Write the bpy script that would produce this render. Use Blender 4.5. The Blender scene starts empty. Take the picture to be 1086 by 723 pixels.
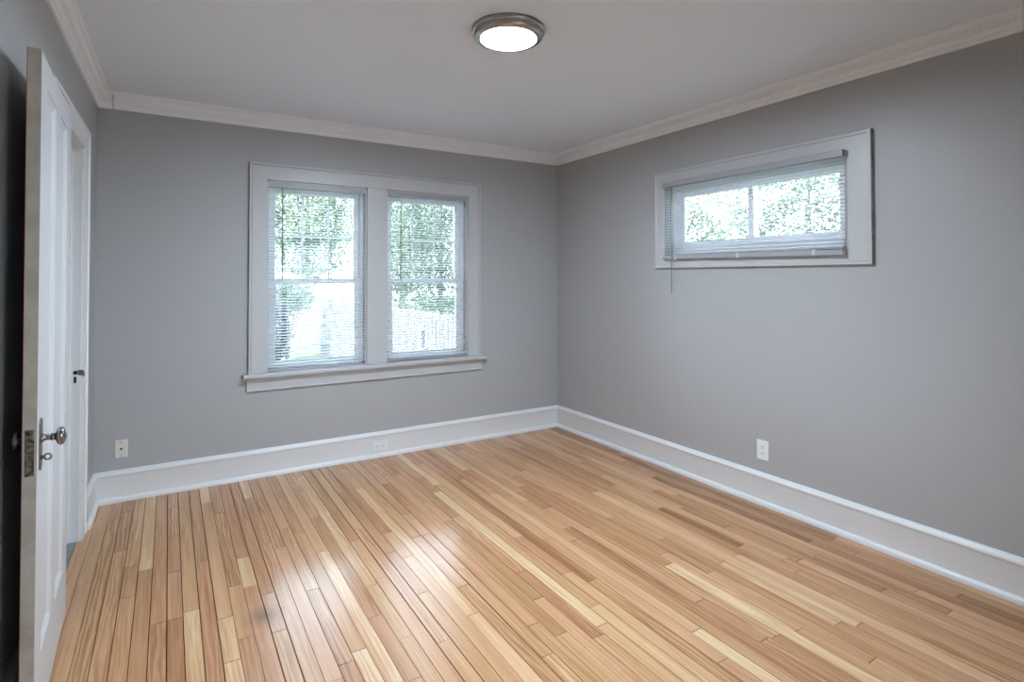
import bpy, bmesh, math, random
from mathutils import Vector, Matrix

random.seed(11)
S = bpy.context.scene
COL = S.collection

# ------------------------------------------------------------------ camera, world, sun, exposure
F_PX, CX, CY = 594.24, 543.0, 284.16
YAW, PITCH, ROLL = 0.549, 0.0161, -0.0008
CAM = Vector((-3.0692, -4.2119, 1.37))
cam = bpy.data.cameras.new('camera'); cam_ob = bpy.data.objects.new('camera', cam); COL.objects.link(cam_ob)
fw = Vector((math.sin(YAW), math.cos(YAW), 0)); rt = Vector((math.cos(YAW), -math.sin(YAW), 0)); up = Vector((0, 0, 1))
fw2 = fw*math.cos(PITCH) + up*math.sin(PITCH); up2 = up*math.cos(PITCH) - fw*math.sin(PITCH)
rt2 = rt*math.cos(ROLL) + up2*math.sin(ROLL); up3 = up2*math.cos(ROLL) - rt*math.sin(ROLL)
m = Matrix((rt2, up3, -fw2)).transposed().to_4x4(); m.translation = CAM
cam_ob.matrix_world = m
cam.sensor_width = 36.0; cam.lens = F_PX/1086*36
cam.shift_x = (543 - CX)/1086; cam.shift_y = (CY - 361.5)/1086
cam.clip_start = 0.02
S.camera = cam_ob

SKY = 13.0
LAMP = 420.0
world = bpy.data.worlds.new('sky'); S.world = world; world.use_nodes = True
bg = world.node_tree.nodes['Background']
bg.inputs['Color'].default_value = (0.68, 0.84, 1.0, 1); bg.inputs['Strength'].default_value = SKY
sun = bpy.data.lights.new('sun', 'SUN'); sun.energy = 24.0; sun.angle = math.radians(0.6); sun.color = (1, .95, .86)
sun_ob = bpy.data.objects.new('sun', sun); COL.objects.link(sun_ob)
sun_ob.rotation_euler = Vector((-.57, -.012, .82)).to_track_quat('Z', 'Y').to_euler()

S.view_settings.view_transform = 'Standard'; S.view_settings.look = 'None'
S.view_settings.gamma = 1.0; S.view_settings.use_curve_mapping = False
S.view_settings.exposure = 0.0
S.cycles.use_denoising = True
S.cycles.diffuse_bounces = 6; S.cycles.max_bounces = 14; S.cycles.transparent_max_bounces = 16
S.cycles.caustics_reflective = False; S.cycles.caustics_refractive = False
S.cycles.sample_clamp_indirect = 6.0

# ------------------------------------------------------------------ materials
def mat(name, color, rough=.5, metal=0, spec=.5, bump=None, coat=0):
    m = bpy.data.materials.new(name); m.use_nodes = True
    nt = m.node_tree; b = nt.nodes['Principled BSDF']
    b.inputs['Base Color'].default_value = (*color, 1); b.inputs['Roughness'].default_value = rough
    b.inputs['Metallic'].default_value = metal; b.inputs['Specular IOR Level'].default_value = spec
    b.inputs['Coat Weight'].default_value = coat
    if bump:
        sc, st, dist = bump
        tc = nt.nodes.new('ShaderNodeTexCoord'); n = nt.nodes.new('ShaderNodeTexNoise'); n.inputs['Scale'].default_value = sc
        n.inputs['Detail'].default_value = 4
        bp = nt.nodes.new('ShaderNodeBump'); bp.inputs['Strength'].default_value = st; bp.inputs['Distance'].default_value = dist
        nt.links.new(tc.outputs['Object'], n.inputs['Vector']); nt.links.new(n.outputs['Fac'], bp.inputs['Height'])
        nt.links.new(bp.outputs['Normal'], b.inputs['Normal'])
    return m

def mottled(name, c1, c2, scale, rough=.5, metal=0, lo=.4, hi=.6, bump=0, stretch=(1, 1, 1)):
    m = mat(name, c1, rough, metal); nt = m.node_tree; b = nt.nodes['Principled BSDF']
    tc = nt.nodes.new('ShaderNodeTexCoord'); mp = nt.nodes.new('ShaderNodeMapping'); mp.inputs['Scale'].default_value = stretch
    n = nt.nodes.new('ShaderNodeTexNoise'); n.inputs['Scale'].default_value = scale; n.inputs['Detail'].default_value = 5
    r = nt.nodes.new('ShaderNodeValToRGB'); r.color_ramp.elements[0].position = lo; r.color_ramp.elements[1].position = hi
    r.color_ramp.elements[0].color = (*c1, 1); r.color_ramp.elements[1].color = (*c2, 1)
    nt.links.new(tc.outputs['Object'], mp.inputs['Vector']); nt.links.new(mp.outputs['Vector'], n.inputs['Vector'])
    nt.links.new(n.outputs['Fac'], r.inputs['Fac']); nt.links.new(r.outputs['Color'], b.inputs['Base Color'])
    if bump:
        bp = nt.nodes.new('ShaderNodeBump'); bp.inputs['Strength'].default_value = bump; bp.inputs['Distance'].default_value = .002
        nt.links.new(n.outputs['Fac'], bp.inputs['Height']); nt.links.new(bp.outputs['Normal'], b.inputs['Normal'])
    return m

M = {}
M['wall'] = mat('grey_wall_paint', (.40, .395, .39), .42, spec=.4, bump=(60, .12, .003))
M['ceiling'] = mat('ceiling_paint', (.80, .86, .95), .6, spec=.3, bump=(50, .1, .003))
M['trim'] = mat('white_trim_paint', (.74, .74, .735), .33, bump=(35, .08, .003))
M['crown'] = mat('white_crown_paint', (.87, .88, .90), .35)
M['casing'] = mat('darkened_casing_paint', (.48, .475, .47), .36, bump=(35, .08, .003))  # trim paint with its colour darkened to offset direct lamp light
M['shaded_edge'] = mottled('shaded_casing_edge', (.17, .155, .14), (.27, .25, .23), 20, .7)  # casing sides turned from the lamp: their shade is put into the colour
M['door'] = mat('white_door_paint', (.56, .56, .565), .35, bump=(30, .08, .003))
M['door_edge'] = mottled('worn_door_edge_paint', (.42, .37, .30), (.50, .455, .38), 14, .5)
M['red_paint'] = mat('old_red_paint', (.30, .045, .035), .5)
M['vinyl'] = mat('white_window_vinyl', (.91, .92, .93), .35)
M['blind'] = mat('white_blind_slat', (.90, .91, .93), .4)
def see_through(m, col, f):
    nt = m.node_tree; b = nt.nodes['Principled BSDF']; out = nt.nodes['Material Output']
    tr = nt.nodes.new('ShaderNodeBsdfTranslucent'); tr.inputs['Color'].default_value = (*col, 1)
    mx = nt.nodes.new('ShaderNodeMixShader'); mx.inputs[0].default_value = f
    nt.links.new(b.outputs[0], mx.inputs[1]); nt.links.new(tr.outputs[0], mx.inputs[2]); nt.links.new(mx.outputs[0], out.inputs['Surface'])
see_through(M['blind'], (.92, .93, .95), .5)          # thin vinyl slats let some daylight through
M['rail'] = mat('blind_rail', (.34, .33, .345), .35)
M['plug'] = mat('blind_cord_plug', (.50, .49, .50), .4)
M['wand'] = mat('clear_grey_wand', (.20, .24, .23), .2)
M['cord'] = mat('blind_cord', (.7, .7, .7), .7)
M['nickel'] = mat('brushed_nickel', (.42, .40, .385), .3, 1)
M['old_nickel'] = mottled('tarnished_nickel', (.34, .32, .31), (.17, .14, .12), 90, .22, 1, .45, .75)
M['old_brass'] = mottled('tarnished_latch_metal', (.045, .035, .02), (.30, .25, .18), 80, .5, .5, .38, .68)
M['dark'] = mat('dark_hole', (.006, .006, .006), .8)
M['plate'] = mat('white_plastic_plate', (.78, .78, .79), .35)
M['ivory'] = mat('ivory_plastic_plate', (.70, .66, .59), .4)
M['screw'] = mat('screw_metal', (.22, .2, .17), .4, .8)
M['subfloor'] = mat('dark_floor_gap', (.035, .02, .012), .9)
M['grey_floor'] = mottled('grey_painted_floor', (.20, .21, .21), (.26, .265, .26), 9, .5)
M['closet'] = mat('closet_paint', (.62, .60, .57), .6)
M['added_hall'] = mat('added_hall_dark_paint', (.16, .155, .15), .7)  # dark walls of the added hall send little light back
M['siding'] = mat('outside_siding', (.5, .5, .5), .7)
M['bounce_ground'] = mat('bounce_concrete', (.16, .16, .16), .85)
M['grass'] = mottled('lawn_grass', (.05, .085, .042), (.10, .14, .075), 3, .9)
M['paling'] = mottled('weathered_paling', (.075, .07, .078), (.15, .145, .15), 2.5, .85, stretch=(6, 6, .6))
M['bark'] = mottled('bark', (.16, .13, .11), (.30, .27, .24), 12, .9, stretch=(1, 1, .3))
M['feeder'] = mat('feeder_metal', (.14, .15, .17), .5)

def leafmat(name, c1, c2):
    m = mottled(name, c1, c2, 1.3, .5)
    nt = m.node_tree; b = nt.nodes['Principled BSDF']; out = nt.nodes['Material Output']
    tr = nt.nodes.new('ShaderNodeBsdfTranslucent'); mx = nt.nodes.new('ShaderNodeMixShader'); mx.inputs[0].default_value = .35
    ramp = [n for n in nt.nodes if n.type == 'VALTORGB'][0]
    nt.links.new(ramp.outputs['Color'], tr.inputs['Color'])
    nt.links.new(b.outputs[0], mx.inputs[1]); nt.links.new(tr.outputs[0], mx.inputs[2]); nt.links.new(mx.outputs[0], out.inputs['Surface'])
    return m
M['leaf_a'] = leafmat('leaf_green', (.10, .14, .09), (.21, .26, .18))
M['leaf_b'] = leafmat('leaf_deep_green', (.075, .11, .08), (.16, .20, .15))
M['leaf_c'] = leafmat('leaf_blue_green', (.03, .038, .055), (.06, .075, .10))

def glassmat():
    m = bpy.data.materials.new('window_glass'); m.use_nodes = True; nt = m.node_tree
    for n in list(nt.nodes): nt.nodes.remove(n)
    out = nt.nodes.new('ShaderNodeOutputMaterial'); t = nt.nodes.new('ShaderNodeBsdfTransparent'); t.inputs[0].default_value = (.93, .95, .95, 1)
    g = nt.nodes.new('ShaderNodeBsdfGlossy'); g.inputs['Roughness'].default_value = .01
    fr = nt.nodes.new('ShaderNodeFresnel'); fr.inputs[0].default_value = 1.45
    mx = nt.nodes.new('ShaderNodeMixShader')
    nt.links.new(fr.outputs[0], mx.inputs[0]); nt.links.new(t.outputs[0], mx.inputs[1]); nt.links.new(g.outputs[0], mx.inputs[2]); nt.links.new(mx.outputs[0], out.inputs[0])
    return m
M['glass'] = glassmat()

def emit(name, color, strength):
    m = bpy.data.materials.new(name); m.use_nodes = True; nt = m.node_tree
    b = nt.nodes['Principled BSDF']; b.inputs['Base Color'].default_value = (.8, .8, .8, 1)
    b.inputs['Emission Color'].default_value = (*color, 1); b.inputs['Emission Strength'].default_value = strength
    return m
M['lamp'] = emit('lit_diffuser', (.82, .965, 1.14), LAMP)

def floormat():
    m = bpy.data.materials.new('oak_strip_floor'); m.use_nodes = True; nt = m.node_tree; L = nt.links.new; N = nt.nodes.new
    b = nt.nodes['Principled BSDF']
    tc = N('ShaderNodeTexCoord'); at = N('ShaderNodeAttribute'); at.attribute_name = 'plank'
    sep = N('ShaderNodeSeparateColor'); L(at.outputs['Color'], sep.inputs[0])
    offs = N('ShaderNodeVectorMath'); offs.operation = 'SCALE'; offs.inputs['Scale'].default_value = 37.0; L(at.outputs['Color'], offs.inputs[0])
    add = N('ShaderNodeVectorMath'); add.operation = 'ADD'; L(tc.outputs['Object'], add.inputs[0]); L(offs.outputs[0], add.inputs[1])
    # long grain streaks
    m1 = N('ShaderNodeMapping'); m1.inputs['Scale'].default_value = (150, 4.5, 1); L(add.outputs[0], m1.inputs[0])
    n1 = N('ShaderNodeTexNoise'); n1.inputs['Scale'].default_value = 1; n1.inputs['Detail'].default_value = 6; n1.inputs['Roughness'].default_value = .65; L(m1.outputs[0], n1.inputs['Vector'])
    # cathedral figure: bands bent by slow noise
    m2 = N('ShaderNodeMapping'); m2.inputs['Scale'].default_value = (1, .085, 1); L(add.outputs[0], m2.inputs[0])
    w = N('ShaderNodeTexWave'); w.wave_type = 'BANDS'; w.bands_direction = 'X'; w.inputs['Scale'].default_value = 17; w.inputs['Distortion'].default_value = 13
    w.inputs['Detail'].default_value = 3.5; w.inputs['Detail Scale'].default_value = 1.1; L(m2.outputs[0], w.inputs['Vector'])
    # wide sap / heart streaks
    m3 = N('ShaderNodeMapping'); m3.inputs['Scale'].default_value = (22, 1.1, 1); L(add.outputs[0], m3.inputs[0])
    n3 = N('ShaderNodeTexNoise'); n3.inputs['Scale'].default_value = 1; n3.inputs['Detail'].default_value = 2; L(m3.outputs[0], n3.inputs['Vector'])
    def math_(op, a, bb):
        x = N('ShaderNodeMath'); x.operation = op
        for i, v in enumerate((a, bb)):
            if isinstance(v, (int, float)): x.inputs[i].default_value = v
            else: L(v, x.inputs[i])
        return x.outputs[0]
    g1 = math_('MULTIPLY', math_('SUBTRACT', n1.outputs['Fac'], .5), .52)
    g2 = math_('MULTIPLY', math_('MULTIPLY', math_('SUBTRACT', w.outputs['Fac'], .5), sep.outputs[1]), .34)
    g3 = math_('MULTIPLY', math_('SUBTRACT', n3.outputs['Fac'], .5), .65)
    v = math_('ADD', math_('ADD', g1, g2), math_('ADD', g3, sep.outputs[0]))
    r = N('ShaderNodeValToRGB'); cr = r.color_ramp
    cr.elements[0].position = 0; cr.elements[0].color = (.155, .068, .022, 1)
    cr.elements[1].position = 1; cr.elements[1].color = (.62, .45, .27, 1)
    for p, c in ((.25, (.30, .150, .057)), (.5, (.42, .235, .105)), (.75, (.52, .325, .155))):
        e = cr.elements.new(p); e.color = (*c, 1)
    L(v, r.inputs['Fac'])
    # redder or yellower boards
    hs = N('ShaderNodeHueSaturation'); L(r.outputs['Color'], hs.inputs['Color'])
    L(math_('ADD', math_('MULTIPLY', sep.outputs[2], .012), .4855), hs.inputs['Hue'])
    hs.inputs['Saturation'].default_value = 1.0; hs.inputs['Value'].default_value = 1.2
    # dark water stain worn into the boards
    vm = N('ShaderNodeVectorMath'); vm.operation = 'DISTANCE'; L(tc.outputs['Object'], vm.inputs[0]); vm.inputs[1].default_value = (-2.727, -1.735, 0)
    st = N('ShaderNodeMapRange'); L(math_('ADD', vm.outputs['Value'], math_('MULTIPLY', math_('SUBTRACT', n1.outputs['Fac'], .5), .08)), st.inputs[0])
    st.inputs[1].default_value = .0; st.inputs[2].default_value = .095; st.inputs[3].default_value = .65; st.inputs[4].default_value = 0
    mx = N('ShaderNodeMix'); mx.data_type = 'RGBA'; L(st.outputs[0], mx.inputs['Factor']); L(hs.outputs['Color'], mx.inputs['A']); mx.inputs['B'].default_value = (.10, .055, .035, 1)
    L(mx.outputs['Result'], b.inputs['Base Color'])
    rr = N('ShaderNodeMapRange'); L(n1.outputs['Fac'], rr.inputs[0]); rr.inputs[3].default_value = .11; rr.inputs[4].default_value = .25
    L(rr.outputs[0], b.inputs['Roughness'])
    bp = N('ShaderNodeBump'); bp.inputs['Strength'].default_value = .18; bp.inputs['Distance'].default_value = .002; L(n1.outputs['Fac'], bp.inputs['Height']); L(bp.outputs[0], b.inputs['Normal'])
    b.inputs['Specular IOR Level'].default_value = .6
    return m
M['floor'] = floormat()

# ------------------------------------------------------------------ mesh helpers
def obj(name, bm, material=None, parent=None, smooth=False, bevel=0, loc=None, rotz=None):
    bmesh.ops.recalc_face_normals(bm, faces=bm.faces)
    me = bpy.data.meshes.new(name); bm.to_mesh(me); bm.free()
    mats = material if isinstance(material, (list, tuple)) else [material]
    for k in mats: me.materials.append(M[k] if isinstance(k, str) else k)
    o = bpy.data.objects.new(name, me); COL.objects.link(o)
    if parent: o.parent = parent
    if loc is not None: o.location = loc
    if rotz is not None: o.rotation_euler = (0, 0, rotz)
    if smooth:
        for p in me.polygons: p.use_smooth = True
        try:
            md = None
            me.set_sharp_from_angle(angle=math.radians(smooth if smooth is not True else 40))
        except Exception: pass
    if bevel:
        md = o.modifiers.new('bevel', 'BEVEL'); md.width = bevel; md.segments = 2; md.limit_method = 'ANGLE'; md.angle_limit = math.radians(40)
    return o

def tag(o, label=None, cat=None, group=None, kind=None):
    if label: o['label'] = label
    if cat: o['category'] = cat
    if group: o['group'] = group
    if kind: o['kind'] = kind
    return o
def struct(o, label=None, cat=None): return tag(o, label, cat, kind='structure')
def thing(name, label, cat, loc=(0, 0, 0), rotz=0, group=None, kind=None):
    o = bpy.data.objects.new(name, None); COL.objects.link(o); o.location = loc; o.rotation_euler = (0, 0, rotz)
    o.empty_display_size = .1
    return tag(o, label, cat, group, kind)

def box(bm, x0, x1, y0, y1, z0, z1, mi=0):
    vs = [bm.verts.new((x, y, z)) for z in (z0, z1) for y in (y0, y1) for x in (x0, x1)]
    for f in ((0, 1, 3, 2), (4, 6, 7, 5), (0, 4, 5, 1), (2, 3, 7, 6), (0, 2, 6, 4), (1, 5, 7, 3)):
        fc = bm.faces.new([vs[i] for i in f]); fc.material_index = mi
    return vs
def BX(*boxes):
    bm = bmesh.new()
    for b in boxes: box(bm, *b)
    return bm

def lathe(bm, prof, seg=48, mi=0, axis='z', origin=(0, 0, 0)):
    """prof: list of (r, h); revolve about an axis through origin."""
    rings = []
    def P(r, h, a):
        c, s = r*math.cos(a), r*math.sin(a)
        v = {'z': (c, s, h), 'y': (c, h, s), 'x': (h, c, s)}[axis]
        return (v[0]+origin[0], v[1]+origin[1], v[2]+origin[2])
    for r, h in prof:
        if r < 1e-6: rings.append([bm.verts.new(P(0, h, 0))])
        else: rings.append([bm.verts.new(P(r, h, 2*math.pi*i/seg)) for i in range(seg)])
    for a, b in zip(rings, rings[1:]):
        for i in range(seg):
            j = (i+1) % seg
            if len(a) == 1 and len(b) == 1: continue
            if len(a) == 1: f = bm.faces.new((a[0], b[i], b[j]))
            elif len(b) == 1: f = bm.faces.new((a[i], a[j], b[0]))
            else: f = bm.faces.new((a[i], a[j], b[j], b[i]))
            f.material_index = mi
def tube(bm, p0, p1, r, seg=8, r1=None):
    p0, p1 = Vector(p0), Vector(p1); d = (p1-p0).normalized(); a = d.orthogonal().normalized(); b = d.cross(a)
    r1 = r if r1 is None else r1
    A = [bm.verts.new(p0 + r*(a*math.cos(t)+b*math.sin(t))) for t in [2*math.pi*i/seg for i in range(seg)]]
    B = [bm.verts.new(p1 + r1*(a*math.cos(t)+b*math.sin(t))) for t in [2*math.pi*i/seg for i in range(seg)]]
    for i in range(seg): bm.faces.new((A[i], A[(i+1) % seg], B[(i+1) % seg], B[i]))
    bm.faces.new(A[::-1]); bm.faces.new(B)

def sweep(bm, path, n, prof, only=None, closed=False, mi=0, edge=()):
    """Mitred sweep of prof [(u, w)] along path; u = n x direction, w = along n."""
    P = [Vector(p) for p in path]; n = Vector(n).normalized(); K = len(P)
    segs = [(P[(i+1) % K]-P[i]).normalized() for i in range(K if closed else K-1)]
    sides = [n.cross(d).normalized() for d in segs]
    rings = []
    for i in range(K):
        if closed: a, b = sides[i-1], sides[i]
        else: a = sides[max(0, i-1)]; b = sides[min(len(sides)-1, i)]
        mv = (a+b)/(1+a.dot(b))
        rings.append([P[i]+mv*u+n*w for u, w in prof])
    for s in range(len(segs)):
        if only is not None and s not in only: continue
        A = [bm.verts.new(v) for v in rings[s]]; B = [bm.verts.new(v) for v in rings[(s+1) % K]]
        for j in range(len(prof)-1):
            f = bm.faces.new((A[j], A[j+1], B[j+1], B[j])); f.material_index = 1 if j in edge else mi
        f = bm.faces.new((A[-1], A[0], B[0], B[-1])); f.material_index = mi
        if not closed or only is not None:
            bm.faces.new(A[::-1]); bm.faces.new(B)

def wall_mesh(o, ux, L, H, nrm, T, holes, z0=0.0):
    """slab with rectangular holes: o = start, ux = along, nrm = outward; holes (s0, s1, z0, z1)."""
    bm = bmesh.new(); o = Vector(o); ux = Vector(ux).normalized(); nrm = Vector(nrm).normalized()
    xs = sorted({0, L} | {h[0] for h in holes} | {h[1] for h in holes}); zs = sorted({z0, H} | {h[2] for h in holes} | {h[3] for h in holes})
    V = {}
    def v(s, z, t):
        k = (round(s, 5), round(z, 5), t)
        if k not in V: V[k] = bm.verts.new(o+ux*s+Vector((0, 0, z))+nrm*(T if t else 0))
        return V[k]
    def hole(s, z): return any(h[0]-1e-6 < s < h[1]+1e-6 and h[2]-1e-6 < z < h[3]+1e-6 for h in holes)
    solid = lambda i, j: 0 <= i < len(xs)-1 and 0 <= j < len(zs)-1 and not hole((xs[i]+xs[i+1])/2, (zs[j]+zs[j+1])/2)
    for i in range(len(xs)-1):
        for j in range(len(zs)-1):
            if not solid(i, j): continue
            a, b, c, d = xs[i], xs[i+1], zs[j], zs[j+1]
            bm.faces.new((v(a, c, 0), v(b, c, 0), v(b, d, 0), v(a, d, 0)))
            bm.faces.new((v(a, c, 1), v(a, d, 1), v(b, d, 1), v(b, c, 1)))
            if not solid(i-1, j): bm.faces.new((v(a, c, 0), v(a, d, 0), v(a, d, 1), v(a, c, 1)))
            if not solid(i+1, j): bm.faces.new((v(b, c, 0), v(b, c, 1), v(b, d, 1), v(b, d, 0)))
            if not solid(i, j-1): bm.faces.new((v(a, c, 0), v(a, c, 1), v(b, c, 1), v(b, c, 0)))
            if not solid(i, j+1): bm.faces.new((v(a, d, 0), v(b, d, 0), v(b, d, 1), v(a, d, 1)))
    return bm

# ------------------------------------------------------------------ room dimensions
H = 2.5; W = 3.451; NEAR = -4.45
def XL(y): return -W + .0138*y                     # the left wall runs a little out of square
# window openings
A0, A1, B0, B1, WZ0, WZ1 = -2.494, -1.789, -1.636, -.931, .712, 2.048
RY0, RY1, RZ0, RZ1 = -1.340, -2.606, 1.525, 2.035
DY0, DY1, DZ = -.520, -1.345, 2.055                # doorway in the left wall (rough opening)

# ------------------------------------------------------------------ room shell
struct(obj('wall_back', wall_mesh((-W-.16, 0, 0), (1, 0, 0), W+.32, H, (0, 1, 0), .16,
       [(A0+W+.16, A1+W+.16, WZ0-.03, WZ1), (B0+W+.16, B1+W+.16, WZ0-.03, WZ1)]), 'wall'), 'grey painted wall with the pair of tall windows', 'wall')
struct(obj('wall_right', wall_mesh((0, 0, 0), (0, -1, 0), -NEAR+.1, H, (1, 0, 0), .16, [(-RY0, -RY1, RZ0, RZ1)]), 'wall'),
       'grey painted wall with the small high window', 'wall')
dl = Vector((XL(NEAR)-XL(0), NEAR, 0)); Ll = dl.length; dl.normalize(); nl = Vector((-1, .0138, 0)).normalized()
struct(obj('wall_left', wall_mesh((XL(0), 0, 0), dl, Ll+.1, H, nl, .13, [(-DY0, -DY1, 0, DZ)]), 'wall'), 'grey painted wall behind the open white door', 'wall')
NX0, NX1, NZ0, NZ1 = -2.32, -.90, .30, 1.92        # added window behind the camera, out of view, for fill daylight
nx = XL(NEAR)-.1
struct(obj('wall_near', wall_mesh((nx, NEAR, 0), (1, 0, 0), 3.75, H, (0, -1, 0), .12, [(.25, 1.1, 0, 2.04), (NX0-nx, NX1-nx, NZ0, NZ1)]), 'wall'))
struct(obj('ceiling', BX((-3.68, .22, NEAR-.13, .22, H, H+.15)), 'ceiling'), 'pale grey painted ceiling with the round lamp', 'ceiling')
# added dark hall, unseen behind the camera, and closet beyond the doorway
bm = BX((-3.75, -3.65, -5.5, NEAR-.12, 0, H), (-2.25, -2.15, -5.5, NEAR-.12, 0, H), (-3.75, -2.15, -5.6, -5.5, 0, H), (-3.75, -2.15, -5.6, NEAR-.12, H, H+.1))
struct(obj('wall_added_hall', bm, 'added_hall'))
bm = BX((-4.42, -4.32, -1.9, .1, 0, H), (-4.42, XL(0)-.13, .0, .1, 0, H), (-4.42, XL(-1.9)-.13, -2.0, -1.9, 0, H), (-4.42, -3.68, -2.0, .1, H, H+.1))
struct(obj('wall_closet', bm, 'closet'))

# floor: one mesh of oak strips over a dark subfloor
PW = .0575
bm = bmesh.new(); pl = bm.loops.layers.float_color.new('plank')
box(bm, -4.45, .16, -5.6, .16, -.14, -.012, 1)
x = -3.470; row = 0
rp = random.Random(5)
while x < .03:
    y = .03 + rp.uniform(0, .9); x1 = x+PW; gap = rp.choice((.0004, .0006, .0009, .0013, .0022))
    while y > NEAR-.1:
        ln = rp.choice((.30, .42, .55, .7, .9, 1.1, 1.35, 1.6)); y0 = y-ln
        t = min(.95, max(.12, rp.gauss(.52, .105)))
        if rp.random() < .12: t = rp.uniform(.74, .90)
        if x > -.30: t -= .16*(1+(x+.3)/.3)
        fig = rp.random()**1.6; hue = rp.random()
        eg = rp.choice((.0005, .0009, .0018))
        dz = rp.uniform(-.0003, .0003); tl = rp.uniform(-.0003, .0003)
        a, b, c, d = x+gap, x1-gap, y0+eg, min(y, .03)-eg
        if c < d-.01:
            ch = .0007
            top = [bm.verts.new(p) for p in ((a+ch, c+ch, dz-tl), (b-ch, c+ch, dz+tl), (b-ch, d-ch, dz+tl), (a+ch, d-ch, dz-tl))]
            low = [bm.verts.new(p) for p in ((a, c, -.0016), (b, c, -.0016), (b, d, -.0016), (a, d, -.0016))]
            bot = [bm.verts.new(p) for p in ((a, c, -.012), (b, c, -.012), (b, d, -.012), (a, d, -.012))]
            fs = [bm.faces.new(top)]
            for i in range(4):
                j = (i+1) % 4
                fs.append(bm.faces.new((low[i], low[j], top[j], top[i])))
                fs.append(bm.faces.new((bot[i], bot[j], low[j], low[i])))
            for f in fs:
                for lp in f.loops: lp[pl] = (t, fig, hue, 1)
        y = y0
    x = x1; row += 1
struct(obj('floor', bm, ['floor', 'subfloor']), 'worn oak strip floor with pale and brown boards', 'floor')
struct(obj('trim_1', BX((-4.35, -3.4705, -1.92, .02, -.02, .0012)), 'grey_floor'), 'grey painted closet floor beyond the doorway', 'floor')

# crown moulding (u into the room, w down from the ceiling)
crownA = [(0, .095), (.012, .095), (.015, .090), (.016, .079), (.012, .077), (.012, .074), (.021, .070), (.026, .063), (.034, .058), (.040, .056), (.040, .052), (.034, .050), (.034, .023), (.044, .021), (.050, .014), (.058, .012), (.066, .008), (.066, 0), (0, 0)]
crownB = [(0, .095), (.012, .095), (.014, .090), (.016, .080), (.020, .076), (.025, .070), (.027, .062), (.034, .058), (.034, .054), (.027, .051), (.027, .048), (.038, .045), (.045, .037), (.049, .029), (.051, .021), (.046, .018), (.046, .014), (.058, .013), (.066, .008), (.066, 0), (0, 0)]
SEAM = -3.372
pR = [(0, NEAR, H), (0, 0, H), (SEAM, 0, H)]
def down(prof): return [(u, -w) for u, w in prof]
bm = bmesh.new(); sweep(bm, [pR[0], pR[1], (SEAM+.003, 0, H)], (0, 0, 1), down(crownA))
def dentils(p0, p1, side):
    p0, p1 = Vector(p0), Vector(p1); d = (p1-p0); L = d.length; d.normalize(); s = Vector(side)
    k = .05
    while k < L-.02:
        c0 = p0+d*k; c1 = p0+d*(k+.013)
        for (u0, u1, w0, w1) in ((.030, .0375, .026, .045),):
            vs = []
            for w in (w0, w1):
                for u in (u0, u1):
                    for c in (c0, c1): vs.append(bm.verts.new(c+s*u+Vector((0, 0, -w))))
            for f in ((0, 1, 3, 2), (4, 6, 7, 5), (0, 4, 5, 1), (2, 3, 7, 6), (0, 2, 6, 4), (1, 5, 7, 3)): bm.faces.new([vs[i] for i in f])
        k += .024
dentils((0, NEAR, H), (0, -.03, H), (-1, 0, 0)); dentils((-.03, 0, H), (SEAM, 0, H), (0, -1, 0))
struct(obj('trim_2', bm, 'crown', smooth=25), 'white crown moulding with small dentils along back and right walls', 'moulding')
bm = bmesh.new(); sweep(bm, [(SEAM-.002, 0, H), (XL(0), 0, H), (XL(NEAR), NEAR, H)], (0, 0, 1), down(crownB))
struct(obj('trim_3', bm, 'crown', smooth=25), 'plain stepped white crown moulding along the left wall', 'moulding')

# baseboards
base = [(0, 0), (0, .190), (.005, .190), (.010, .187), (.013, .181), (.016, .178), (.021, .175), (.024, .169), (.024, .163), (.020, .157), (.018, .152), (.018, 0)]
shoe = [(.0175, .030), (.021, .030), (.027, .026), (.032, .018), (.034, .008), (.034, 0), (.0175, 0)]
path = [(0, NEAR, 0), (0, 0, 0), (XL(0), 0, 0), (XL(DY0)+0, DY0+.115, 0)]
for k, nm, lb in ((0, 'baseboard_right', 'tall white baseboard under the small high window'), (1, 'baseboard_back', 'tall white baseboard under the pair of tall windows'), (2, 'baseboard_left', 'short white baseboard between back corner and door casing')):
    bm = bmesh.new(); sweep(bm, path, (0, 0, 1), base, only=[k]); sweep(bm, path, (0, 0, 1), shoe, only=[k])
    if k == 2:
        sweep(bm, [(XL(-1.44), -1.44, 0), (XL(NEAR), NEAR, 0)], (0, 0, 1), base)
    struct(obj(nm, bm, 'trim', smooth=25), lb, 'baseboard')

# ------------------------------------------------------------------ window casings
def casing(wid, th, band, bead=.011):
    return [(0, 0), (0, th-.002), (.002, th), (wid-band-.003, th), (wid-band, th-.003), (wid-band+.001, th+.003), (wid-band+.003, th+bead*.5), (wid-.003, th+bead*.5), (wid, th+bead*.5-.003), (wid, 0)]
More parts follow.
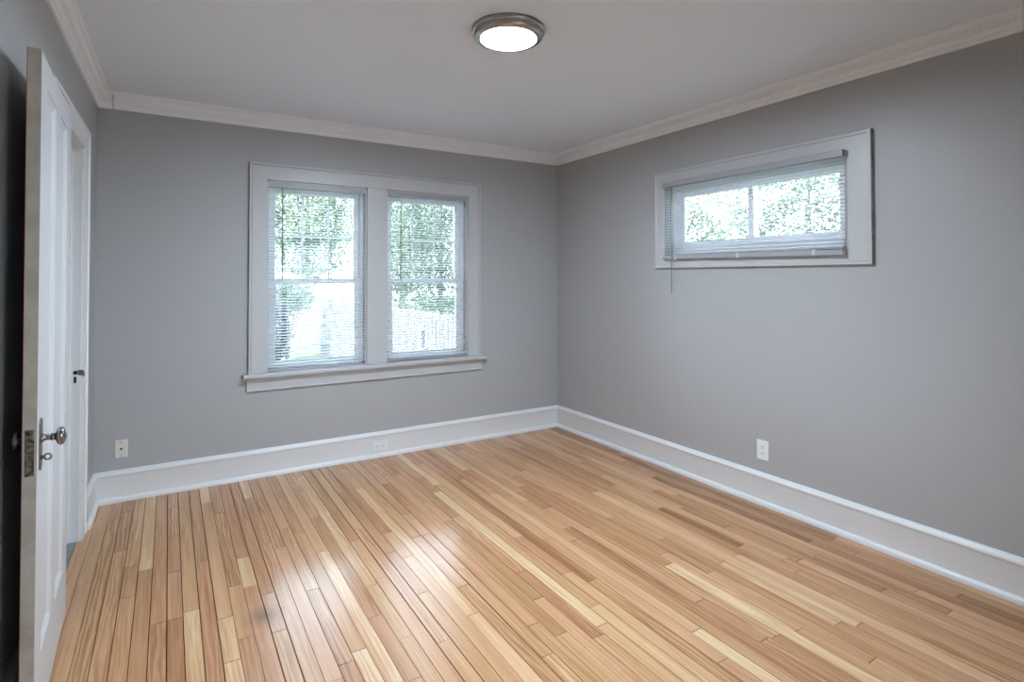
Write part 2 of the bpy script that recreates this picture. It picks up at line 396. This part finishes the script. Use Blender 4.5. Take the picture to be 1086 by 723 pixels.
# double window: outer edges X -2.605..-0.811, top 2.160
bm = bmesh.new()
CW = .111
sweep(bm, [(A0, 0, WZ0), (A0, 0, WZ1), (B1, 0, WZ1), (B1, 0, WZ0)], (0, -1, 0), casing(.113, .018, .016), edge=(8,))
bm2 = BX((A1, B0, -.018, 0, WZ0, WZ1))
me = bpy.data.meshes.new('tmp'); bm2.to_mesh(me); bm2.free(); bm.from_mesh(me); bpy.data.meshes.remove(me)
struct(obj('trim_4', bm, ['casing', 'shaded_edge'], smooth=25), 'white casing around the pair of tall windows', 'casing')
struct(obj('trim_5', BX((-2.642, -.778, -.062, .05, WZ0-.030, WZ0)), 'casing', bevel=.006), 'white stool shelf below the pair of tall windows', 'window sill')
bm = bmesh.new(); sweep(bm, [(-2.616, 0, WZ0-.03), (-.803, 0, WZ0-.03)], (0, -1, 0), [(0, 0), (0, .018), (-.080, .018), (-.086, .022), (-.091, .020), (-.091, 0)])
struct(obj('trim_6', bm, 'casing', bevel=.002), 'white apron board under the window stool', 'casing')
# small window
bm = bmesh.new()
yo0, yo1, zo0, zo1 = -1.2446, -2.7385, 1.433, 2.1285
def rc(bm, y0, y1, z0, z1, w):   # flat board piece
    box(bm, -w, 0, y0, y1, z0, z1)
e = .004; rc(bm, yo1+e, RY1, zo0+e, zo1-e, .018); rc(bm, RY0, yo0-e, zo0+e, zo1-e, .018); rc(bm, RY1, RY0, RZ1, zo1-e, .018); rc(bm, RY1, RY0, zo0+e, RZ0, .018)
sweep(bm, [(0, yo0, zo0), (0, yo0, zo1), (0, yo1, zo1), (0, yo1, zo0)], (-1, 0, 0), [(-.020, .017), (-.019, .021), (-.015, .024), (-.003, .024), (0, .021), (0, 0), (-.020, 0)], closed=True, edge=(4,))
struct(obj('trim_7', bm, ['casing', 'shaded_edge'], smooth=25), 'white casing around the small high window', 'casing')

# jamb liners (white painted boards lining the openings)
def liner(name, kind, a0, a1, z0, z1, d, lb, t=.010):
    if kind == 'y': b = BX((a0, a0+t, -.001, d, z0, z1), (a1-t, a1, -.001, d, z0, z1), (a0, a1, -.001, d, z1-t, z1), (a0, a1, .05, d, z0-.02, z0+.004))
    else: b = BX((-.001, d, a0, a0+t, z0, z1), (-.001, d, a1-t, a1, z0, z1), (-.001, d, a0, a1, z1-t, z1), (-.001, d, a0, a1, z0, z0+t))
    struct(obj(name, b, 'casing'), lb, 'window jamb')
liner('trim_8', 'y', A0, A1, WZ0, WZ1, .16, 'white jamb lining the left tall window')
liner('trim_9', 'y', B0, B1, WZ0, WZ1, .16, 'white jamb lining the right tall window')
liner('trim_10', 'x', RY1, RY0, RZ0, RZ1, .16, 'white jamb lining the small high window')

# ------------------------------------------------------------------ window units
def frame_bm(x0, x1, z0, z1, y0, y1, ws, wt, wb):
    return BX((x0, x0+ws, y0, y1, z0, z1), (x1-ws, x1, y0, y1, z0, z1), (x0+ws, x1-ws, y0, y1, z1-wt, z1), (x0+ws, x1-ws, y0, y1, z0, z0+wb))
def double_hung(n, x0, x1, lb):
    t = thing('window_%d' % n, lb, 'window', ((x0+x1)/2, .06, WZ0), kind='structure')
    hw = (x1-x0)/2-.010; ht = WZ1-WZ0-.010
    y = lambda v: v-.06
    obj('frame', frame_bm(-hw, hw, .004, ht, y(.055), y(.135), .026, .030, .022), 'vinyl', t, bevel=.003)
    mid = 1.345-WZ0; fi = hw-.026
    us = obj('upper_sash', frame_bm(-fi, fi, mid-.022, ht-.030, y(.098), y(.128), .036, .034, .038), 'vinyl', t, bevel=.003)
    obj('pane', BX((-fi+.034, fi-.034, y(.111), y(.115), mid+.014, ht-.062)), 'glass', us)
    gw = 2*(fi-.036)
    zb, zt = mid+.016, ht-.064
    gr = BX(*[(-gw/2+gw*k/3-.007, -gw/2+gw*k/3+.007, y(.106), y(.110), zb, zt) for k in (1, 2)], (-gw/2, gw/2, y(.1055), y(.1095), (zb+zt)/2-.007, (zb+zt)/2+.007))
    obj('grille', gr, 'vinyl', us)
    ls = obj('lower_sash', frame_bm(-fi, fi, .022, mid+.016, y(.064), y(.094), .038, .036, .040), 'vinyl', t, bevel=.003)
    obj('pane', BX((-fi+.036, fi-.036, y(.077), y(.081), .060, mid-.018)), 'glass', ls)
    # sash lock on the meeting rail
    obj('sash_lock', BX((-.03, .03, y(.068), y(.09), mid+.016, mid+.024), (-.008, .02, y(.060), y(.08), mid+.024, mid+.032)), 'vinyl', ls, bevel=.002)
    return t
double_hung(1, A0, A1, 'left one of the tall white double-hung windows')
double_hung(2, B0, B1, 'right one of the tall white double-hung windows')
t = thing('window_3', 'small high white sliding window in the right wall', 'window', (.07, (RY0+RY1)/2, RZ0), kind='structure')
hw = (RY0-RY1)/2-.010; ht = RZ1-RZ0-.010
def fr_x(y0, y1, z0, z1, x0, x1, ws, wt, wb):
    return BX((x0, x1, y0, y0+ws, z0, z1), (x0, x1, y1-ws, y1, z0, z1), (x0, x1, y0+ws, y1-ws, z1-wt, z1), (x0, x1, y0+ws, y1-ws, z0, z0+wb))
obj('frame', fr_x(-hw, hw, .010, ht, -.015, .065, .030, .045, .045), 'vinyl', t, bevel=.003)
for (a, b, xo) in ((-hw+.030, -.020+.035, .0), (-.020-.0, hw-.030, .030)):
    s = obj('sash', fr_x(a, b, .055, ht-.045, xo, xo+.025, .036, .036, .042), 'vinyl', t, bevel=.003)
    obj('pane', BX((xo+.010, xo+.014, a+.034, b-.034, .095, ht-.079)), 'glass', s)

t = thing('window_4', 'added fill-light window behind the camera, out of view', 'window', ((NX0+NX1)/2, NEAR-.06, NZ0), kind='structure')  # window_4 is an added, unseen window for fill daylight
hw = (NX1-NX0)/2; ht = NZ1-NZ0
obj('frame', BX((-hw, -hw+.05, -.06, .06, 0, ht), (hw-.05, hw, -.06, .06, 0, ht), (-hw+.05, hw-.05, -.06, .06, ht-.05, ht), (-hw+.05, hw-.05, -.06, .06, 0, .05), (-.03, .03, -.02, .03, .05, ht-.05)), 'vinyl', t, bevel=.003)
obj('pane', BX((-hw+.04, hw-.04, .0, .004, .04, ht-.04)), 'glass', t)

# ------------------------------------------------------------------ mini blinds
def slat(bm, w, zc, tilt, width=.025, axis='x', yc=0.0):
    """one slightly crowned slat of length w centred at 0"""
    n = 4; tv = []; bv = []
    for e in (-w/2, w/2):
        a = []; b = []
        for i in range(n+1):
            s = (i/n-.5); yy = s*width; zz = .0022*(1-4*s*s)
            c, sn = math.cos(tilt), math.sin(tilt)
            Y = yy*c - zz*sn; Z = yy*sn + zz*c
            p = (e, yc+Y, zc+Z); q = (e, yc+Y, zc+Z-.0003)
            a.append(bm.verts.new(p)); b.append(bm.verts.new(q))
        tv.append(a); bv.append(b)
    for i in range(n):
        bm.faces.new((tv[0][i], tv[0][i+1], tv[1][i+1], tv[1][i])); bm.faces.new((bv[0][i], bv[1][i], bv[1][i+1], bv[0][i+1]))
def blind(label, loc, rotz, w, ztop, zlow, wand_x, wand_len, sag=(0, 0), tilt=.16, stack=0, pitch=.0198, cords=(.12, .88), plugs=(), rail_h=.016):
    """origin at headrail top centre; local x along, local -y into the room"""
    t = thing('window_blind', label, 'blind', loc, rotz, group='white mini blinds')
    hh = .036
    obj('headrail', BX((-w/2, w/2, -.0125, -.0115, -hh, 0), (-w/2, w/2, .0115, .0125, -hh, 0), (-w/2, w/2, -.0125, .0125, -hh, -hh+.001), (-w/2, -w/2+.003, -.0125, .0125, -hh, 0), (w/2-.003, w/2, -.0125, .0125, -hh, 0), (-w/2, w/2, -.0145, -.0115, -.005, 0)), 'rail', t, bevel=.001)
    drop = ztop-zlow
    bm = bmesh.new(); z = -hh-.012
    zb = -drop+rail_h+stack*.0016
    while z > zb+.008:
        slat(bm, w-.008, z, tilt); z -= pitch
    for k in range(stack):
        slat(bm, w-.008, -drop+rail_h+.001+k*.0016, 0)
    obj('slats', bm, 'blind', t, smooth=60)
    for c in cords:
        bm = bmesh.new(); xx = -w/2+c*w
        for yy in (-.0135, .0135): tube(bm, (xx, yy, -hh), (xx, yy, -drop+.010), .0006, 4)
        obj('ladder_cord', bm, 'cord', t)
    bm = BX((-w/2+.003, w/2-.003, -.0125, .0125, -rail_h/2, rail_h/2))
    br = obj('bottom_rail', bm, 'rail', t, bevel=.004, loc=(0, 0, -drop+rail_h/2+(sag[0]+sag[1])/2))
    br.rotation_euler = (0, math.atan2(sag[0]-sag[1], w), 0)
    bm = bmesh.new(); xx = wand_x
    tube(bm, (xx, -.017, -hh-.004), (xx, -.020, -wand_len), .0042, 6)
    tube(bm, (xx, -.010, -hh+.001), (xx, -.017, -hh-.006), .002, 6)
    obj('tilt_wand', bm, 'wand', t, smooth=True)
    for c in plugs:
        obj('cord_plug', BX((c-.010, c+.010, -.0145, .0, -drop-.001, -drop+rail_h+.006)), 'plug', t, bevel=.003)
    return t
blind('white mini blind filling the left tall window', ((A0+A1)/2, .012, WZ1-.009), 0, A1-A0-.010, WZ1, .716, -2.391-(A0+A1)/2, .69, sag=(.006, -.006))
blind('white mini blind filling the right tall window', ((B0+B1)/2, .012, WZ1-.010), 0, B1-B0-.010, WZ1, .724, -1.519-(B0+B1)/2, .695, sag=(.004, .0))
# local +x of a -90 degree turn is world -Y: the right-hand end of the blind as seen from the room
blind('wide short white mini blind hanging over the small high window', (-.040, -1.980, 2.043), -math.pi/2, 1.265, 2.043, 1.487, -1.439+1.980-2*(-1.439+1.980), .79, sag=(.010, -.003), stack=8, tilt=.10, rail_h=.030,
      cords=(.10, .5, .87), plugs=(-.515, -.012, .472))

# ------------------------------------------------------------------ doorway, casing and open door
ux = dl; nr = -nl                                  # along the left wall (towards the camera) and out of it
def LW(y, z, off=0.0): return Vector((XL(y), y, z)) + nr*off
JY0, JY1, JZ = DY0-.020, DY1+.020, DZ-.015
bm = bmesh.new()
dc = [(0, 0), (0, .011), (.002, .013), (.086, .013), (.088, .011), (.090, .016), (.093, .0195), (.108, .0195), (.110, .017), (.110, 0)]
sweep(bm, [LW(JY1-.004, 0), LW(JY1-.004, JZ+.004), LW(JY0+.004, JZ+.004), LW(JY0+.004, 0)], nr, dc)
def slab(bm, y0, y1, z0, z1, o0, o1):
    vs = [bm.verts.new(LW(y, z, o)) for z in (z0, z1) for y in (y0, y1) for o in (o0, o1)]
    for f in ((0, 1, 3, 2), (4, 6, 7, 5), (0, 4, 5, 1), (2, 3, 7, 6), (0, 2, 6, 4), (1, 5, 7, 3)): bm.faces.new([vs[i] for i in f])
struct(obj('trim_11', bm, 'trim', smooth=25), 'white casing around the closet doorway', 'casing')
bm = bmesh.new()
slab(bm, JY0, DY0, 0, DZ, -.132, .001); slab(bm, DY1, JY1, 0, DZ, -.132, .001); slab(bm, JY1, JY0, JZ, DZ, -.132, .001)
slab(bm, JY0-.012, JY0, 0, JZ, -.095, -.045); slab(bm, JY1, JY1+.012, 0, JZ, -.095, -.045); slab(bm, JY1+.012, JY0-.012, JZ-.012, JZ, -.095, -.045)
jamb = struct(obj('trim_12', bm, 'trim', bevel=.002), 'white jamb and stop lining the closet doorway', 'door jamb')
bm = bmesh.new()
slab(bm, JY0-.0012, JY0+.001, .800, .900, -.036, -.008)
sp = obj('strike_plate', bm, 'trim', jamb)
bm = bmesh.new()
slab(bm, JY0-.0018, JY0, .866, .884, -.031, -.014); slab(bm, JY0-.0018, JY0, .822, .854, -.029, -.018)
obj('strike_hole', bm, 'dark', sp)
bm = bmesh.new(); slab(bm, JY0-.0022, JY0, .862, .888, -.012, .012); slab(bm, JY0-.0024, JY0, .856, .880, .010, .016)
obj('strike_lip', bm, 'screw', sp)

# door leaf: local x from hinge to latch edge, y = 0 the face towards the room, z up
HG = Vector((-3.4155, -1.327, .022)); NG = Vector((-3.389, -2.125, .022))
DW = (NG-HG).length; DH = 2.010; DT = .033
dr = thing('door_1', 'white two-panel wooden door standing open against the left wall', 'door', HG, math.atan2(NG.y-HG.y, NG.x-HG.x), kind='structure')
def door_leaf():
    bm = bmesh.new()
    hs = .125; ms = .095; pw = (DW-2*hs-ms)/2
    zb, zt = .215, 1.925
    holes = [(hs, hs+pw, zb, zt), (hs+pw+ms, DW-hs, zb, zt)]
    for sgn, y0 in ((1, 0.0), (-1, -DT)):
        xs = [0, holes[0][0], holes[0][1], holes[1][0], holes[1][1], DW]; zs = [0, zb, zt, DH]
        for i in range(5):
            for j in range(3):
                if j == 1 and i in (1, 3): continue
                bm.faces.new([bm.verts.new(p) for p in ((xs[i], y0, zs[j]), (xs[i+1], y0, zs[j]), (xs[i+1], y0, zs[j+1]), (xs[i], y0, zs[j+1]))])
        for (a, b, c, d) in holes:
            prev = None
            for ins, dep in ((0, 0), (.001, .003), (.004, .0035), (.010, .0065), (.015, .0095), (.016, .0105)):
                ring = [bm.verts.new((x_, y0-sgn*dep, z_)) for x_, z_ in ((a+ins, c+ins), (b-ins, c+ins), (b-ins, d-ins), (a+ins, d-ins))]
                if prev:
                    for k in range(4): bm.faces.new((prev[k], prev[(k+1) % 4], ring[(k+1) % 4], ring[k]))
                prev = ring
            bm.faces.new(prev)
    # edges: latch edge painted differently, its back arris showing old red paint
    def q(mi, *ps):
        f = bm.faces.new([bm.verts.new(p) for p in ps]); f.material_index = mi
    q(1, (DW, 0, 0), (DW, 0, DH), (DW, -DT+.0015, DH), (DW, -DT+.0015, 0))
    q(2, (DW, -DT+.0015, 0), (DW, -DT+.0015, DH), (DW, -DT, DH), (DW, -DT, 0))
    q(0, (0, 0, 0), (0, 0, DH), (0, -DT, DH), (0, -DT, 0)); q(0, (0, 0, 0), (DW, 0, 0), (DW, -DT, 0), (0, -DT, 0)); q(1, (0, 0, DH), (DW, 0, DH), (DW, -DT, DH), (0, -DT, DH))
    bmesh.ops.remove_doubles(bm, verts=bm.verts, dist=.00005)
    return bm
obj('door_leaf', door_leaf(), ['door', 'door_edge', 'red_paint'], dr)
kx = DW-.062; kz = .895-.022; tz = .838-.022
def escutcheon(y0, y1):
    bm = bmesh.new(); w = .024; z0, z1 = .800-.022, .955-.022
    pts = [(-w, z0+.012), (-w*.55, z0+.004), (0, z0), (w*.55, z0+.004), (w, z0+.012), (w, z1-.012), (w*.55, z1-.004), (0, z1), (-w*.55, z1-.004), (-w, z1-.012)]
    A = [bm.verts.new((kx+a, y0, b)) for a, b in pts]; B = [bm.verts.new((kx+a*.88, y1, b)) for a, b in pts]
    for i in range(len(pts)): bm.faces.new((A[i], A[(i+1) % 10], B[(i+1) % 10], B[i]))
    bm.faces.new(A); bm.faces.new(B); return bm
def knob(s, y0):
    bm = bmesh.new()
    prof = [(.0125, 0), (.0125, .004), (.0095, .007), (.0085, .012), (.0085, .020), (.010, .022), (.012, .024), (.010, .026), (.0095, .030), (.0135, .0315)]
    for i in range(1, 12):
        a = math.pi*i/12; prof.append((.0275*math.sin(a)**.9, .0455-.0135*math.cos(a)))
    prof = [p for p in prof if not (p[1] < .033 and p[0] > .014)]
    prof.append((0, .059))
    lathe(bm, [(r, s*h) for r, h in prof], 28, axis='y', origin=(kx, y0, kz))
    for v in bm.verts:
        if abs(v.co.y-y0) > .031: v.co.x = kx+(v.co.x-kx)*.80
    return bm
def thumb(s, y0):
    bm = bmesh.new()
    lathe(bm, [(.007, 0), (.007, s*.003), (.0035, s*.005), (.0035, s*.010)], 16, axis='y', origin=(kx, y0, tz))
    # ring-shaped bow in the plane square to the door
    R, r = .0082, .0026; n1, n2 = 24, 8; rings = []
    for i in range(n1):
        a = 2*math.pi*i/n1; c = Vector((0, math.cos(a), math.sin(a)))
        rings.append([bm.verts.new(Vector((kx, y0+s*.0150, tz))+c*(R+r*math.cos(b))+Vector((r*math.sin(b), 0, 0))) for b in [2*math.pi*j/n2 for j in range(n2)]])
    for i in range(n1):
        for j in range(n2): bm.faces.new((rings[i][j], rings[(i+1) % n1][j], rings[(i+1) % n1][(j+1) % n2], rings[i][(j+1) % n2]))
    return bm
obj('escutcheon', escutcheon(0, .0035), 'old_nickel', dr)
obj('knob', knob(1, .003), 'old_nickel', dr, smooth=50)
obj('thumb_turn', thumb(1, .003), 'old_nickel', dr, smooth=50)
obj('escutcheon', escutcheon(-DT, -DT-.003), 'old_nickel', dr)
bm = bmesh.new(); lathe(bm, [(.0125, -DT-.003), (.010, -DT-.008), (.022, -DT-.013), (.026, -DT-.018), (.024, -DT-.025), (.012, -DT-.029), (0, -DT-.030)], 24, axis='y', origin=(kx, 0, kz))
obj('knob', bm, 'old_nickel', dr, smooth=50)
lpz0, lpz1 = .803-.022, .935-.022
lp = obj('latch_plate', BX((DW-.001, DW+.0012, -.027, -.006, lpz0, lpz1)), 'old_brass', dr, bevel=.0006)
obj('latch_bolt', BX((DW, DW+.006, -.0225, -.0115, kz-.013, kz+.006)), 'old_brass', lp, bevel=.002)

# ------------------------------------------------------------------ ceiling lamp
LX, LY = -1.756, -2.035
cl = thing('ceiling_light', 'round flush ceiling lamp with brushed nickel rim and lit white lens', 'ceiling light', (LX, LY, H))
bm = bmesh.new()
lathe(bm, [(.150, 0), (.164, 0), (.167, -.004), (.167, -.014), (.163, -.019), (.157, -.020), (.156, -.024), (.158, -.030), (.156, -.037), (.150, -.043), (.141, -.047), (.132, -.048), (.128, -.046), (.1265, -.036), (.120, -.030)], 72)
obj('rim', bm, 'nickel', cl, smooth=50)
bm = bmesh.new(); lathe(bm, [(.1262, -.0340), (.110, -.0355), (.08, -.0365), (.04, -.0370), (0, -.0372)], 64)
obj('lens', bm, 'lamp', cl, smooth=60)

# ------------------------------------------------------------------ wall plates
def disc(bm, x_, y_, z_, r, d, mi=0, seg=14):
    lathe(bm, [(r, y_), (r, y_-d), (0, y_-d)], seg, mi, 'y', (x_, 0, z_))
def plate_body(w, h, d=.006):
    bm = bmesh.new(); box(bm, -w/2, w/2, -d, 0, -h/2, h/2); return bm
cp = thing('wall_plate', 'ivory wall plate with one round centre hole, left of the windows', 'wall plate', (-3.313, 0, .3165))
obj('plate', plate_body(.067, .110), 'ivory', cp, bevel=.003)
bm = bmesh.new(); disc(bm, 0, -.006, 0, .0062, .001); obj('centre_hole', bm, 'dark', cp)
for zz in (-.041, .041):
    bm = bmesh.new(); disc(bm, 0, -.006, zz, .0038, .0012); obj('screw', bm, 'screw', cp)
def receptacle(parent, x_, z_, rot, deep=-.006):
    """one outlet face with its three slots; rot turns it for a sideways plate"""
    def T(a, b): return (x_+a, z_+b) if not rot else (x_-b, z_+a)
    f = bmesh.new(); pts = []
    for k in range(28):
        a = 2*math.pi*k/28; pts.append(T(max(-.0145, min(.0145, .0172*math.cos(a))), .0142*math.sin(a)))
    A = [f.verts.new((p[0], deep, p[1])) for p in pts]; B = [f.verts.new((p[0], deep-.002, p[1])) for p in pts]
    for i in range(28): f.faces.new((A[i], A[(i+1) % 28], B[(i+1) % 28], B[i]))
    f.faces.new(B); o = obj('receptacle', f, 'plate', parent, bevel=.0005)
    s = bmesh.new()
    for (a, b, w_, h_) in ((-.0064, .0032, .0022, .0075), (.0064, .0032, .0022, .0065)):
        p = T(a, b); hw_, hh_ = (w_/2, h_/2) if not rot else (h_/2, w_/2)
        box(s, p[0]-hw_, p[0]+hw_, deep-.0025, deep-.001, p[1]-hh_, p[1]+hh_)
    p = T(0, -.0065); lathe(s, [(.0026, deep-.001), (.0026, deep-.0025), (0, deep-.0025)], 12, 0, 'y', (p[0], 0, p[1]))
    obj('slot', s, 'dark', o)
o1 = thing('electrical_outlet', 'white double outlet set sideways in the back baseboard', 'outlet', (-1.689, -.018, .083), group='electrical outlets')
obj('plate', plate_body(.120, .080), 'plate', o1, bevel=.003)
for xx in (-.0195, .0195): receptacle(o1, xx, 0, True)
bm = bmesh.new(); disc(bm, 0, -.006, 0, .003, .001); obj('screw', bm, 'plate', o1)
o2 = thing('electrical_outlet', 'white upright double outlet on the right wall above the baseboard', 'outlet', (0, -2.101, .3245), -math.pi/2, group='electrical outlets')
obj('plate', plate_body(.078, .120), 'plate', o2, bevel=.003)
for zz in (-.0195, .0195): receptacle(o2, 0, zz, False)
bm = bmesh.new(); disc(bm, 0, -.006, 0, .003, .001); obj('screw', bm, 'plate', o2)

# ------------------------------------------------------------------ outside
GZ = -1.0
struct(obj('floor_outside', BX((-25, 40, .17, 60, GZ-.2, GZ), (.17, 40, -4.6, .17, GZ-.2, GZ)), 'grass'), 'lawn seen through the left tall window', 'lawn')
struct(obj('floor_bounce', BX((-12, 12, -16, -4.6, GZ-.2, GZ)), 'bounce_ground'), 'added grey concrete ground out of view, bounces daylight indoors', 'bounce_ground')  # unseen ground added to bounce light up through the added window
struct(obj('wall_foundation', BX((-4.4, .15, -5.55, .15, GZ, -.141)), 'siding'))
fence = thing('picket_fence', 'tall weathered wooden fence running along the yard outside', 'fence', (.92, 3.0, GZ))
rf = random.Random(3)
L = 17.0; n = 100; st = L/n
pm = None
for k in range(n):
    bm = bmesh.new(); h_ = 1.74+rf.uniform(-.02, .02); w_ = st-.018
    y0 = k*st; vs = []
    prof = [(0, 0), (w_, 0), (w_, h_-.05), (w_*.72, h_), (w_*.28, h_), (0, h_-.05)]
    A = [bm.verts.new((0, y0+a, b)) for a, b in prof]; B = [bm.verts.new((.02, y0+a, b)) for a, b in prof]
    for i in range(6): bm.faces.new((A[i], A[(i+1) % 6], B[(i+1) % 6], B[i]))
    bm.faces.new(A); bm.faces.new(B)
    obj('picket', bm, 'paling', fence)
for z_ in (.35, 1.35): obj('rail', BX((.02, .06, 0, L, z_, z_+.09)), 'paling', fence)
for k in range(6): obj('post', BX((.06, .15, k*L/5-.045, k*L/5+.045, 0, 1.7)), 'paling', fence)

def leaves(name, c, rad, n, size, rng, lm, parent, shell=.3):
    V = []; Fc = []
    for _ in range(n):
        while True:
            x_, y_, z_ = rng.uniform(-1, 1), rng.uniform(-1, 1), rng.uniform(-1, 1); l2 = x_*x_+y_*y_+z_*z_
            if shell*shell < l2 < 1: break
        lump = .8+.25*math.sin(x_*7+c[0])*math.sin(y_*6+c[1])*math.sin(z_*8)
        p = Vector((x_*rad[0]*lump+c[0], y_*rad[1]*lump+c[1], z_*rad[2]*lump+c[2]))
        a = Vector((rng.gauss(0, 1), rng.gauss(0, 1), rng.gauss(0, 1))).normalized(); b = a.orthogonal().normalized(); s = size*rng.uniform(.6, 1.3)
        k = len(V); V += [p-a*s, p-b*s*.5, p+a*s, p+b*s*.5]; Fc.append((k, k+1, k+2, k+3))
    me = bpy.data.meshes.new(name); me.from_pydata(V, [], Fc); me.materials.append(M[lm])
    o = bpy.data.objects.new(name, me); COL.objects.link(o); o.parent = parent
    return o
def tree(label, x_, y_, h_, rad, n, size, lm, seed, group=None, trunk=.14, nm='tree', lean=0):
    rng = random.Random(seed)
    t = thing(nm, label, 'tree' if nm == 'tree' else 'shrub', (x_, y_, GZ), group='trees outside' if nm == 'tree' else 'shrubs outside')
    bm = bmesh.new()
    if nm == 'tree':
        tube(bm, (0, 0, 0), (lean*.5, 0, h_*.45), trunk, 10, trunk*.75); tube(bm, (lean*.5, 0, h_*.44), (lean, 0, h_*.85), trunk*.75, 10, trunk*.2)
        for k in range(9):
            a = rng.uniform(0, 6.28); z0 = h_*rng.uniform(.2, .6)
            tube(bm, (lean*z0/h_, 0, z0), (math.cos(a)*rad[0]*.75, math.sin(a)*rad[1]*.75, z0+h_*rng.uniform(.1, .3)), trunk*.35, 6, trunk*.08)
    else:
        for k in range(5):
            a = rng.uniform(0, 6.28); tube(bm, (0, 0, 0), (math.cos(a)*rad[0]*.6, math.sin(a)*rad[1]*.6, h_*.8), .03, 6, .01)
    obj('trunk' if nm == 'tree' else 'stem', bm, 'bark', t)
    leaves('foliage', (lean*.7, 0, h_-rad[2]), rad, n, size, rng, lm, t)
    return t
tree('leafy tree beyond the far end of the fence in the left tall window', 2.5, 23.4, 10.5, (3.3, 3.0, 4.8), 30000, .075, 'leaf_a', 1)
tree('tall leafy tree behind the fence, half hidden by the post between the tall windows', 3.97, 14.7, 8.0, (2.3, 2.3, 3.7), 24000, .06, 'leaf_a', 2)
tree('large leafy tree close behind the fence in the right tall window', 3.15, 9.6, 6.8, (2.2, 1.6, 3.2), 26000, .045, 'leaf_b', 3, trunk=.07)
tree('leafy tree outside the left pane of the small high window', 6.6, 4.46, 5.3, (2.0, 2.0, 1.9), 18000, .042, 'leaf_a', 5)
tree('leafy tree outside the right pane of the small high window', 4.74, .4, 4.7, (1.5, 1.5, 1.5), 15000, .036, 'leaf_b', 6, trunk=.06)
tree('dark blue-green shrub at the far end of the fence', -.86, 10.9, 2.0, (.52, .52, 1.0), 5000, .05, 'leaf_c', 7, nm='shrub')
tree('low dark green shrub behind the blue-green shrub in the left tall window', -.2, 13.0, 2.4, (1.0, .8, .6), 6000, .045, 'leaf_b', 8, nm='shrub')
bf = thing('bird_feeder', 'grey bird feeder on a thin pole in front of the fence', 'bird feeder', (.60, 4.75, GZ))
bm = bmesh.new(); tube(bm, (0, 0, 0), (0, 0, 1.15), .012, 8); obj('pole', bm, 'feeder', bf)
bm = bmesh.new(); lathe(bm, [(0, 1.14), (.11, 1.14), (.11, 1.16), (.06, 1.17), (.055, 1.46), (.075, 1.47), (.03, 1.55), (0, 1.56)], 20); obj('feeder_tube', bm, 'feeder', bf, smooth=40)
